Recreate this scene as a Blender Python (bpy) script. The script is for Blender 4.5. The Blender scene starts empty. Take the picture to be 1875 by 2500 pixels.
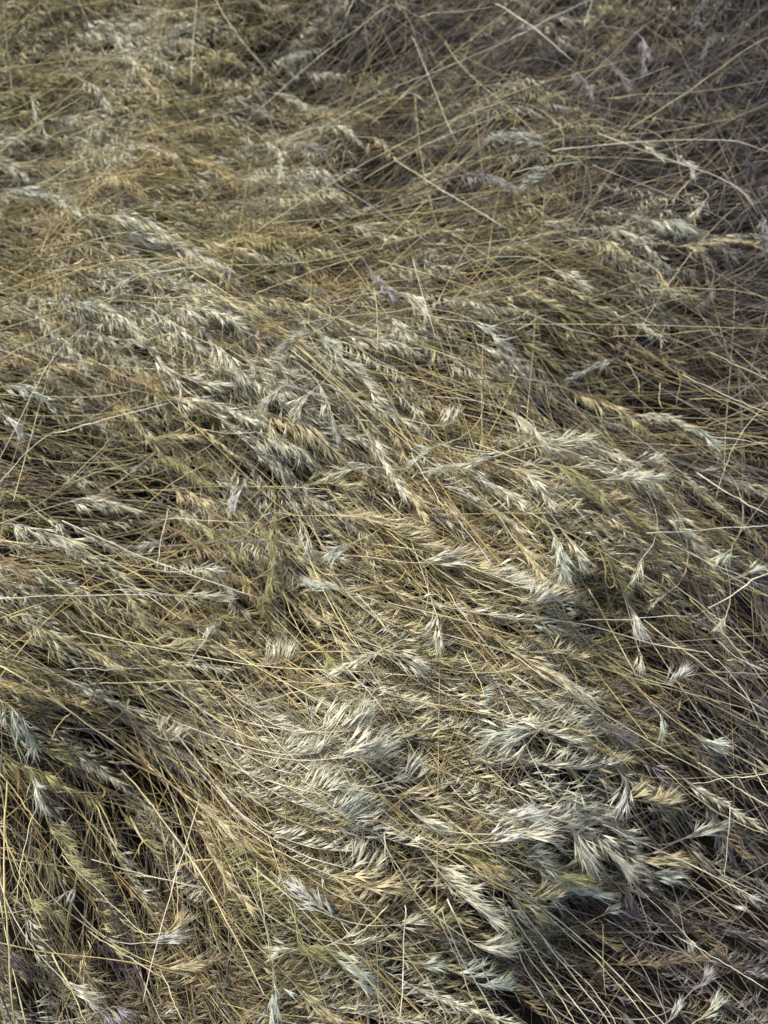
import bpy, math
import numpy as np
from mathutils import Matrix, Vector

# ------------------------------------------------------------------ camera, sky, sun, exposure
rng = np.random.default_rng(7)
scn = bpy.context.scene
COL = scn.collection
DEP = 68.0
Z0 = 0.20
CAM = np.array([0.0, 0.0, 1.20])
cam = bpy.data.cameras.new('camera')
cam.lens = 26; cam.sensor_width = 36; cam.sensor_fit = 'AUTO'
cam.clip_start = 0.02; cam.clip_end = 500
cam.dof.use_dof = True
cam.dof.focus_distance = 0.92
cam.dof.aperture_fstop = 3.2
cam_ob = bpy.data.objects.new('camera', cam); COL.objects.link(cam_ob)
cam_ob.location = CAM; cam_ob.rotation_euler = (math.radians(90 - DEP), 0, 0)
scn.camera = cam_ob

SUN_EL, SUN_AZ = 52.0, -45.0            # azimuth measured from +Y towards +X
w = bpy.data.worlds.new('World'); scn.world = w; w.use_nodes = True
nt = w.node_tree; nt.nodes.clear()
wo = nt.nodes.new('ShaderNodeOutputWorld'); bg = nt.nodes.new('ShaderNodeBackground')
sky = nt.nodes.new('ShaderNodeTexSky'); sky.sky_type = 'NISHITA'; sky.sun_disc = False
sky.sun_elevation = math.radians(SUN_EL); sky.sun_rotation = math.radians(SUN_AZ)
sky.dust_density = 4.0
bg.inputs['Strength'].default_value = 0.09
nt.links.new(sky.outputs[0], bg.inputs[0]); nt.links.new(bg.outputs[0], wo.inputs[0])
sl = bpy.data.lights.new('sun', 'SUN'); sl.energy = 1.5; sl.angle = math.radians(22); sl.color = (1.0, 0.965, 0.9)
so = bpy.data.objects.new('sun', sl); COL.objects.link(so)
sd = Vector((math.sin(math.radians(SUN_AZ)) * math.cos(math.radians(SUN_EL)),
             math.cos(math.radians(SUN_AZ)) * math.cos(math.radians(SUN_EL)), math.sin(math.radians(SUN_EL))))
so.rotation_euler = sd.to_track_quat('Z', 'Y').to_euler()
scn.view_settings.view_transform = 'Standard'; scn.view_settings.look = 'None'
scn.view_settings.gamma = 1.0; scn.view_settings.exposure = 0.95
scn.cycles.max_bounces = 5; scn.cycles.diffuse_bounces = 2; scn.cycles.glossy_bounces = 2
scn.cycles.transmission_bounces = 2

# ------------------------------------------------------------------ measuring: photo pixels <-> ground points
KP = (18 / 26) / 1250.0
FW = np.array([0, math.cos(math.radians(DEP)), -math.sin(math.radians(DEP))])
UP = np.array([0, math.sin(math.radians(DEP)), math.cos(math.radians(DEP))])
def proj(P):
    d = P - CAM; zc = np.maximum(d @ FW, 0.05)
    return 937.5 + d[..., 0] / zc / KP, 1250 - (d @ UP) / zc / KP
def unproj(u, v, z):
    u = np.asarray(u, float); v = np.asarray(v, float)
    d = FW + ((u - 937.5) * KP)[..., None] * np.array([1., 0, 0]) - ((v - 1250) * KP)[..., None] * UP
    dz = np.minimum(d[..., 2], -0.2)
    t = (z - CAM[2]) / dz
    return CAM + d * t[..., None]

HGT = np.array([
 [1, 0, -2, -4, -3, -3, -4], [0, 0, -1, -2, -1, -2, -3], [0, 3, 1, 1, 0, 0, -3], [1, 2, 4, 3, 0, -3, -3],
 [-2, -3, 1, 3, 4, 1, -3], [1, -2, -3, 3, 4, -1, -5], [-4, -6, 0, 3, 2, -1, -7], [-2, -5, -3, 1, 0, -5, -11],
 [-4, -5, -5, -6, -9, -11, -12]], float)
DEN = np.array([
 [.7, .6, .3, .25, .25, .25, .3], [.7, .8, .7, .3, .25, .25, .3], [.9, 1, .7, .3, .3, .45, .4], [.8, .9, .8, .4, .3, .15, .4],
 [.5, .45, .9, .8, .9, .7, .4], [.6, .6, .6, .9, 1, .5, .3], [.3, .2, .8, 1, .9, .6, .3], [.5, .3, .8, .9, .9, .35, .12],
 [.8, .7, .9, .6, .4, .2, .15]], float)
STM = np.array([
 [-40, -25, -30, -30, -30, -40, -35], [-30, -22, -25, -28, -25, -25, -20], [10, 10, -20, -25, -12, -5, -10],
 [15, 25, 30, 12, 8, 8, 15], [10, -20, 40, 35, 30, 25, 28], [25, 25, 50, 32, 35, 38, 38], [40, 45, 40, 35, 40, 40, 38],
 [80, 65, 55, 50, 40, 38, 38], [80, 65, 60, 62, 50, 42, 40]], float)
CMB = np.array([
 [60, 60, 80, 80, 90, 90, 80], [70, 75, 60, 70, 80, 80, 70], [30, 60, 70, 50, 30, 70, 90], [40, 65, 60, 45, 60, 70, 70],
 [40, 60, 70, 20, 0, 40, 60], [30, 20, 10, -10, 0, 30, 50], [30, 30, -50, -50, -25, 20, 60], [0, -10, -15, -10, 8, -20, 0],
 [-10, -20, -30, 20, -20, -45, -50]], float)
GRY = np.array([  # gold-to-grey field; also carries the painted darkening toward the edges
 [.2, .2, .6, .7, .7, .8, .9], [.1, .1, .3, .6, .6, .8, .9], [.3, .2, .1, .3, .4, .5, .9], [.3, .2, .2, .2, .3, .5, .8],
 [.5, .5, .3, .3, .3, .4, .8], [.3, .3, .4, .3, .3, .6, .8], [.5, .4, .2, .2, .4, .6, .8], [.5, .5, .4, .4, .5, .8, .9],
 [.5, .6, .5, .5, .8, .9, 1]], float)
BUMPS = [(250, 1960, 200, -6), (1476, 940, 120, -2.5), (640, 1215, 80, -4), (1430, 1520, 70, -4), (1580, 1580, 90, -3),
 (250, 1150, 130, -3), (720, 1470, 80, -4), (700, 158, 110, -5), (850, 1780, 90, 3), (850, 1950, 80, 3), (1330, 1770, 60, 2),
 (1240, 2050, 100, 3), (1050, 1330, 80, 2), (1250, 1470, 80, 3), (700, 1070, 110, 3), (540, 770, 130, 3), (300, 560, 100, 2),
 (1650, 2250, 200, -4), (1400, 2320, 120, -4), (60, 1350, 120, 3), (1000, 2300, 90, -3), (620, 2330, 80, 1),
 (1150, 880, 90, 1), (150, 380, 120, -2), (950, 450, 120, -2), (1250, 700, 110, 2)]
def uvof(x, y):
    return proj(np.stack([x, y, np.full_like(x, Z0)], -1))
def grid(G, x, y):
    u, v = uvof(x, y)
    a = np.clip(u / 312.5, 0, 5.9999); b = np.clip(v / 312.5, 0, 7.9999)
    i = a.astype(int); j = b.astype(int); a = a - i; b = b - j
    a = a * a * (3 - 2 * a); b = b * b * (3 - 2 * b)
    return (G[j, i] * (1 - a) + G[j, i + 1] * a) * (1 - b) + (G[j + 1, i] * (1 - a) + G[j + 1, i + 1] * a) * b
def noise(x, y, s, seed):
    r = np.random.default_rng(seed); o = 0 * x
    for k in range(7):
        a = r.uniform(0, 6.28); f = s * r.uniform(.6, 1.7)
        o = o + np.sin((x * math.cos(a) + y * math.sin(a)) * f + r.uniform(0, 6.28))
    return o / 3.0
def canopy(x, y):
    u, v = uvof(x, y)
    h = grid(HGT, x, y)
    for bu, bv, br, ba in BUMPS:
        h = h + ba * np.exp(-((u - bu) ** 2 + (v - bv) ** 2) / (2 * br * br))
    return Z0 + 0.014 * h + 0.014 * noise(x, y, 22, 3) + 0.006 * noise(x, y, 70, 4)
def angdir(ang_deg, x, y, z=Z0):
    """direction on the ground that reads at this angle (degrees, clockwise from right) in the photo"""
    u, v = uvof(x, y)
    u = np.clip(u, -500, 2400); v = np.clip(v, -300, 2900)
    a = np.radians(ang_deg)
    p = unproj(u, v, Z0); q = unproj(u + 10 * np.cos(a), v + 10 * np.sin(a), Z0)
    d = (q - p)[..., :2]
    return d / np.linalg.norm(d, axis=-1, keepdims=True)
def gdir(G, x, y, jit=0):
    c = grid(np.cos(np.radians(G)), x, y); s = grid(np.sin(np.radians(G)), x, y)
    return angdir(np.degrees(np.arctan2(s, c)) + jit, x, y)
def on_canopy(u, v, dz):
    z = np.full(np.shape(u), Z0 + dz)
    for _ in range(12):
        P = unproj(u, v, z); z = 0.5 * z + 0.5 * (canopy(P[..., 0], P[..., 1]) + dz)
    return unproj(u, v, z)
def norm(a): return a / np.maximum(np.linalg.norm(a, axis=-1, keepdims=True), 1e-9)

# ------------------------------------------------------------------ materials
def material(name, attr=True, base=(.3, .25, .15), rough=.5, spec=.4, transl=.12, rnd=0.0, scale=60):
    m = bpy.data.materials.new(name); m.use_nodes = True; n = m.node_tree; n.nodes.clear()
    out = n.nodes.new('ShaderNodeOutputMaterial'); p = n.nodes.new('ShaderNodeBsdfPrincipled')
    p.inputs['Roughness'].default_value = rough; p.inputs['Specular IOR Level'].default_value = spec
    nz = n.nodes.new('ShaderNodeTexNoise'); nz.inputs['Scale'].default_value = scale; nz.inputs['Detail'].default_value = 2
    geo = n.nodes.new('ShaderNodeNewGeometry'); n.links.new(geo.outputs['Position'], nz.inputs['Vector'])
    mr = n.nodes.new('ShaderNodeMapRange'); mr.inputs['From Min'].default_value = .3; mr.inputs['From Max'].default_value = .7
    mr.inputs['To Min'].default_value = .78; mr.inputs['To Max'].default_value = 1.18
    n.links.new(nz.outputs['Fac'], mr.inputs['Value'])
    vm = n.nodes.new('ShaderNodeVectorMath'); vm.operation = 'SCALE'
    if attr:
        at = n.nodes.new('ShaderNodeAttribute'); at.attribute_name = 'tint'; n.links.new(at.outputs['Color'], vm.inputs[0])
    else:
        vm.inputs[0].default_value = base
    src = mr.outputs[0]
    if rnd:
        oi = n.nodes.new('ShaderNodeObjectInfo'); m2 = n.nodes.new('ShaderNodeMapRange')
        m2.inputs['To Min'].default_value = 1 - rnd; m2.inputs['To Max'].default_value = 1 + rnd
        n.links.new(oi.outputs['Random'], m2.inputs['Value'])
        mu = n.nodes.new('ShaderNodeMath'); mu.operation = 'MULTIPLY'
        n.links.new(src, mu.inputs[0]); n.links.new(m2.outputs[0], mu.inputs[1]); src = mu.outputs[0]
    n.links.new(src, vm.inputs['Scale'])
    n.links.new(vm.outputs[0], p.inputs['Base Color'])
    if transl:
        t = n.nodes.new('ShaderNodeBsdfTranslucent'); mx = n.nodes.new('ShaderNodeMixShader'); mx.inputs[0].default_value = transl
        n.links.new(vm.outputs[0], t.inputs['Color'])
        n.links.new(p.outputs[0], mx.inputs[1]); n.links.new(t.outputs[0], mx.inputs[2]); n.links.new(mx.outputs[0], out.inputs[0])
    else:
        n.links.new(p.outputs[0], out.inputs[0])
    return m
M_SPIKE = material('dry_spikelet', rough=.55, spec=.3, transl=.2, rnd=.15)
M_STEM = material('straw', rough=.48, spec=.4, transl=0)
M_LEAF = material('dry_leaf', rough=.5, spec=.4, transl=.15)
M_SOIL = material('dark_soil', attr=False, base=(.018, .014, .011), rough=.95, spec=.1, transl=0, scale=25)
TINT = {'w': (.81, .775, .58), 'm': (.68, .71, .56), 'c': (.72, .63, .37), 'y': (.58, .47, .22), 'g': (.45, .42, .20),
        'p': (.13, .105, .105), 'v': (.44, .41, .40), 't': (.38, .30, .18), 'b': (.76, .76, .65), 'r': (.29, .265, .235)}
ADJ = {'w': 'silvery white', 'm': 'pale mint', 'c': 'cream', 'y': 'golden', 'g': 'greenish straw', 'p': 'dull purplish brown',
       'v': 'lavender grey', 't': 'tan', 'b': 'bluish white', 'r': 'grey'}
TK = list(TINT); TA = np.array([TINT[k] for k in TK])

# ------------------------------------------------------------------ mesh assembling with numpy
class Acc:
    def __init__(s): s.v = []; s.f = []; s.c = []; s.n = 0
    def add(s, V, F, C):
        s.v.append(V.reshape(-1, 3)); s.f.append(F.reshape(-1, 4) + s.n); s.c.append(C.reshape(-1, 3)); s.n += s.v[-1].shape[0]
    def mesh(s, name, mat, origin=None):
        V = np.concatenate(s.v).astype(np.float32); F = np.concatenate(s.f).astype(np.int32); C = np.concatenate(s.c)
        if origin is not None: V = V - np.asarray(origin, np.float32)
        me = bpy.data.meshes.new(name)
        me.vertices.add(len(V)); me.vertices.foreach_set('co', V.ravel())
        me.loops.add(F.size); me.loops.foreach_set('vertex_index', F.ravel())
        me.polygons.add(len(F)); me.polygons.foreach_set('loop_start', np.arange(0, F.size, 4, dtype=np.int32))
        me.polygons.foreach_set('use_smooth', np.ones(len(F), bool))
        a = me.attributes.new('tint', 'BYTE_COLOR', 'POINT')
        me.update(calc_edges=True)
        a = me.attributes['tint']
        c4 = np.concatenate([np.clip(C, 0, 1), np.ones((len(C), 1))], 1).astype(np.float32)
        a.data.foreach_set('color', c4.ravel())
        me.materials.append(mat)
        return me
def tubes(P, R, sides, C):
    """P [N,K,3] points, R [N,K] or [N,1] radii, C [N,3] or [N,K,3]"""
    N, K, _ = P.shape
    T = norm(np.gradient(P, axis=1))
    ref = np.zeros_like(T); ref[..., 2] = 1; ref[np.abs(T[..., 2]) > .9] = (1, 0, 0)
    A = norm(np.cross(T, ref)); B = np.cross(T, A)
    th = np.arange(sides) * 2 * math.pi / sides
    R = np.broadcast_to(R, (N, K))
    V = P[:, :, None] + R[:, :, None, None] * (A[:, :, None] * np.cos(th)[:, None] + B[:, :, None] * np.sin(th)[:, None])
    return V, tube_faces(N, K, sides), np.broadcast_to((C if C.ndim == 3 else C[:, None])[:, :, None], (N, K, sides, 3))
def tube_faces(N, K, S):
    i = np.arange(K - 1)[:, None] * S; j = np.arange(S)[None]
    f = np.stack([i + j, i + (j + 1) % S, i + S + (j + 1) % S, i + S + j], -1).reshape(-1, 4)
    return f[None] + (np.arange(N) * K * S)[:, None, None]
def ribbons(P, W, C, tw):
    """folded leaf strips: three verts across; tw [N,K] roll angle"""
    N, K, _ = P.shape
    T = norm(np.gradient(P, axis=1)); ref = np.zeros_like(T); ref[..., 2] = 1
    A = norm(np.cross(T, ref) + 1e-6); B = np.cross(A, T)
    S = A * np.cos(tw)[..., None] + B * np.sin(tw)[..., None]; U = np.cross(S, T)
    V = np.stack([P + S * W[..., None], P - U * W[..., None] * .35, P - S * W[..., None]], 2)
    i = np.arange(K - 1)[:, None] * 3; j = np.arange(2)[None]
    f = np.stack([i + j, i + j + 1, i + j + 4, i + j + 3], -1).reshape(-1, 4)
    F = f[None] + (np.arange(N) * K * 3)[:, None, None]
    return V, F, np.broadcast_to(C[:, None, None], (N, K, 3, 3))
def lemmas(B, D, Nn, L, W, A, bend, C, rings=5, sides=3):
    """slim husks drawn out into an awn"""
    S = np.cross(D, Nn)
    if rings == 5:
        s = np.array([0, .35, .75, 1, 1]); aw = np.array([0, 0, 0, 0, 1.]); r = np.array([.3, 1, .72, .15, .045])
    else:
        s = np.array([0, .15, .4, .68, .9, 1, 1, 1]); aw = np.array([0, 0, 0, 0, 0, .08, .55, 1.]); r = np.array([.3, .75, 1, .8, .42, .14, .09, .04])
    cen = B[:, None] + D[:, None] * (s[None] * L[:, None] + aw[None] * A[:, None])[..., None] \
        + S[:, None] * ((aw ** 1.6)[None] * (bend * A)[:, None])[..., None]
    th = np.arange(sides) * 2 * math.pi / sides + .5
    off = S[:, None, None] * np.cos(th)[None, None, :, None] + .6 * Nn[:, None, None] * np.sin(th)[None, None, :, None]
    V = cen[:, :, None] + off * (W[:, None] * r[None])[:, :, None, None]
    k = np.clip(np.interp(np.arange(len(s)), [0, len(s) - 1], [.86, 1.2]), 0, 2)
    Cc = C[:, None, None] * k[None, :, None, None] * np.ones((1, 1, sides, 1))
    return V, tube_faces(len(B), len(s), sides), Cc
def spikelets(acc, B, D, Nn, L, A, C, nl=3, rings=5, sides=3, r=None, wid=.076):
    r = r or rng
    S = np.cross(D, Nn); M = len(B)
    for m in range(nl):
        sg = 1 if m % 2 else -1
        f = m / max(nl - 1, 1)
        sp = sg * r.uniform(.06, .2, M) * (.7 + .6 * f)
        d = norm(D + S * sp[:, None] + Nn * r.normal(0, .07, M)[:, None])
        n2 = norm(Nn - d * np.sum(Nn * d, 1, keepdims=True))
        b = B + D * (L * .42 * f)[:, None] + S * (sg * L * .012)[:, None]
        col = C * r.uniform(.85, 1.12, M)[:, None]
        acc.add(*lemmas(b, d, n2, L * r.uniform(.56, .66, M), L * wid * r.uniform(.8, 1.15, M), A * r.uniform(.7, 1.15, M),
                        sg * r.uniform(-.02, .28, M), col, rings, sides))

# ------------------------------------------------------------------ ground sheet
def tag(o, label=None, cat=None, group=None, kind=None):
    if label: o['label'] = label
    if cat: o['category'] = cat
    if group: o['group'] = group
    if kind: o['kind'] = kind
    return o
def link(name, me, parent=None, loc=(0, 0, 0)):
    o = bpy.data.objects.new(name, me); COL.objects.link(o); o.location = loc
    if parent is not None: o.parent = parent
    return o
def ground():
    t = np.linspace(-1, 1, 161); g = np.sinh(t * 6.2) / math.sinh(6.2) * 150 + t * 2.2
    X, Y = np.meshgrid(g, g + .7, indexing='xy')
    Z = canopy(X, Y)
    far = np.clip((np.hypot(X, Y - .7) - 1.6) / 2, 0, 1)
    Z = (Z - .13) * (1 - far) + (.03 + .02 * np.sin(X * 1.3) * np.cos(Y * 1.1) + .2 * noise(X, Y, .09, 9)) * far
    a = Acc(); n = len(t); i, j = np.meshgrid(np.arange(n - 1), np.arange(n - 1), indexing='ij')
    F = np.stack([i * n + j, i * n + j + 1, (i + 1) * n + j + 1, (i + 1) * n + j], -1)
    a.add(np.stack([X, Y, Z], -1), F, np.zeros((n * n, 3)))
    o = link('ground', a.mesh('ground', M_SOIL)); tag(o, kind='structure')
ground()

# ------------------------------------------------------------------ seed heads (drooping brome), generated in batches
def tint_pick(x, y, n, r=None):
    r = r or rng
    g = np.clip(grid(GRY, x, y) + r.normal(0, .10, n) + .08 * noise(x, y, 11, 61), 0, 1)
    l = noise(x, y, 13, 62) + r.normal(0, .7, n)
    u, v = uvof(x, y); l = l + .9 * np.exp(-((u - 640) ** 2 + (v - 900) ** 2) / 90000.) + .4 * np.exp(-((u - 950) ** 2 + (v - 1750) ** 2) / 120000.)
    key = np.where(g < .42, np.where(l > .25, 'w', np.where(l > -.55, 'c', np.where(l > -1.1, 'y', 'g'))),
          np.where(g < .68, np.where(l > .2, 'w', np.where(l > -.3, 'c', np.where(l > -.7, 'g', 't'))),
                   np.where(l > 1.1, 'w', np.where(l > .55, 'v', np.where(l > -.2, 'r', np.where(l > -.6, 't', 'p'))))))  # purplish grey heads, kept mostly dark to put corner shade into the colour
    return np.array([TK.index(k) for k in key])
def culm_back(P0, dirn, L, depth, K, r):
    """stem points from the root to the head base P0, running back along the lie of the mat"""
    N = len(P0); pts = [P0.copy()]; x = P0[:, 0].copy(); y = P0[:, 1].copy()
    off = P0[:, 2] - canopy(x, y); st = L / (K - 1); jit = r.normal(0, 10, N)
    d = dirn[:, :2].copy(); wob = r.normal(0, .05, N)
    for k in range(1, K):
        x = x - d[:, 0] * st; y = y - d[:, 1] * st
        g = gdir(STM, x, y, jit); d = norm(d + .30 * g + wob[:, None] * np.stack([-d[:, 1], d[:, 0]], 1))
        t = k / (K - 1)
        z = canopy(x, y) + off - depth * t ** 1.4
        pts.append(np.stack([x, y, z], 1))
    P = np.stack(pts[::-1], 1)
    for _ in range(2): P[:, 1:-1, 2] = (P[:, :-2, 2] + P[:, 1:-1, 2] * 2 + P[:, 2:, 2]) / 4
    return P
def resample(P, K):
    """P [N,J,3] -> evenly spaced smooth K points (Catmull-like via cubic smoothing)"""
    N, J, _ = P.shape; t = np.linspace(0, J - 1, K)
    i = np.clip(t.astype(int), 0, J - 2); f = (t - i)[None, :, None]
    p0 = P[:, np.clip(i - 1, 0, J - 1)]; p1 = P[:, i]; p2 = P[:, i + 1]; p3 = P[:, np.clip(i + 2, 0, J - 1)]
    return .5 * (2 * p1 + (p2 - p0) * f + (2 * p0 - 5 * p1 + 4 * p2 - p3) * f * f + (3 * p1 - p0 - 3 * p2 + p3) * f ** 3)
def head_parts(ax, comb, nper, blen, slen, awn, coh, r, jit=.26):
    """ax [N,K,3] rachis, comb [N,3] the way the spikelets sweep. Returns branch curves, spikelet frames, owner index"""
    N, K, _ = ax.shape
    own, t = [], []
    for k in range(N):
        tt = (np.arange(nper[k]) + r.uniform(0, 1, nper[k])) / nper[k]; own.append(np.full(nper[k], k)); t.append(tt)
    own = np.concatenate(own); t = np.concatenate(t); M = len(t)
    f = t * (K - 1); i = np.clip(f.astype(int), 0, K - 2); f = (f - i)[:, None]
    B = ax[own, i] * (1 - f) + ax[own, i + 1] * f
    T = norm(ax[own, i + 1] - ax[own, i])
    Cd = comb[own]; c = coh[own][:, None]
    E = norm(T * (.5 + .5 * t)[:, None] * (1 - c) + Cd * (c + .25) + r.normal(0, jit, (M, 3)) * np.array([1, 1, .8]))
    side = norm(np.cross(T, [0, 0, 1.]) + 1e-6) * r.choice([-1, 1], M)[:, None]
    S0 = norm(T + side * .35 + Cd * .3 + np.array([0, 0, .25]))
    L = blen[own] * r.uniform(.5, 1.25, M) * (1.15 - .75 * t)
    p0 = B; p1 = B + S0 * (L * .5)[:, None]; p2 = p1 + norm(S0 * .3 + E) * (L * .55)[:, None]
    q = np.linspace(0, 1, 4)[None, :, None]
    br = p0[:, None] * (1 - q) ** 2 + 2 * p1[:, None] * q * (1 - q) + p2[:, None] * q ** 2
    Nn = norm(np.cross(E, r.normal(0, 1, (M, 3))))
    sl = slen[own] * r.uniform(.78, 1.15, M); aw = awn[own] * r.uniform(.8, 1.2, M)
    return br, p2, E, Nn, sl, aw, own

def spike_variants():
    out = {}
    for k in TK:
        out[k] = []
        for v in range(4):
            a = Acc(); r = np.random.default_rng(50 + v)
            spikelets(a, np.zeros((1, 3)), np.array([[1., 0, 0]]), np.array([[0, 0, 1.]]), np.ones(1), np.ones(1) * .68,
                      np.array([TINT[k]]), nl=5, rings=8, sides=5, r=r, wid=.060)
            out[k].append(a.mesh('spikelet', M_SPIKE))
    return out
SV = spike_variants()
STEMC = {'y': (.52, .42, .17), 'c': (.62, .54, .29), 'w': (.70, .65, .47), 'v': (.36, .32, .30), 'p': (.14, .11, .10), 't': (.32, .23, .10), 'g': (.42, .38, .16),
         'm': (.52, .50, .3), 'b': (.54, .5, .36), 'r': (.28, .24, .17)}

ALL = []      # every individually built head: dict(obj, key, uv, ang, label, short)
def build_head(culm, ax, comb, key, n, blen, slen, awn, coh, r, rad=.00075):
    """one stalk: Empty at its root > stem, seed_head > spikelet"""
    root = culm[0]
    e = bpy.data.objects.new('brome_stalk', None); COL.objects.link(e); e.location = root; e.empty_display_size = .01
    sc = np.array([STEMC[key]]) * r.uniform(.85, 1.1)
    a = Acc(); K = len(culm)
    a.add(*tubes(culm[None], np.linspace(rad * 1.15, rad * .7, K)[None], 6, sc))
    link('stem', a.mesh('stem', M_STEM, root), e)
    br, b, E, Nn, sl, aw, own = head_parts(ax[None], comb[None], [n], np.array([blen]), np.array([slen]), np.array([awn]), np.array([coh]), r)
    a = Acc()
    a.add(*tubes(ax[None], np.linspace(rad * .75, rad * .35, ax.shape[0])[None], 5, sc))
    a.add(*tubes(br, np.full((len(br), 1), .00022), 4, np.repeat(sc, len(br), 0)))
    h = link('seed_head', a.mesh('seed_head', M_STEM, ax[0]), e, ax[0] - root)
    for k in range(len(b)):
        s = link('spikelet', SV[key][r.integers(4)], h)
        S = np.cross(Nn[k], E[k])
        m = np.eye(4); m[:3, 0] = E[k] * sl[k]; m[:3, 1] = S * sl[k]; m[:3, 2] = Nn[k] * sl[k]; m[:3, 3] = b[k] - ax[0]
        s.matrix_basis = Matrix(m.tolist())
    return e

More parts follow.
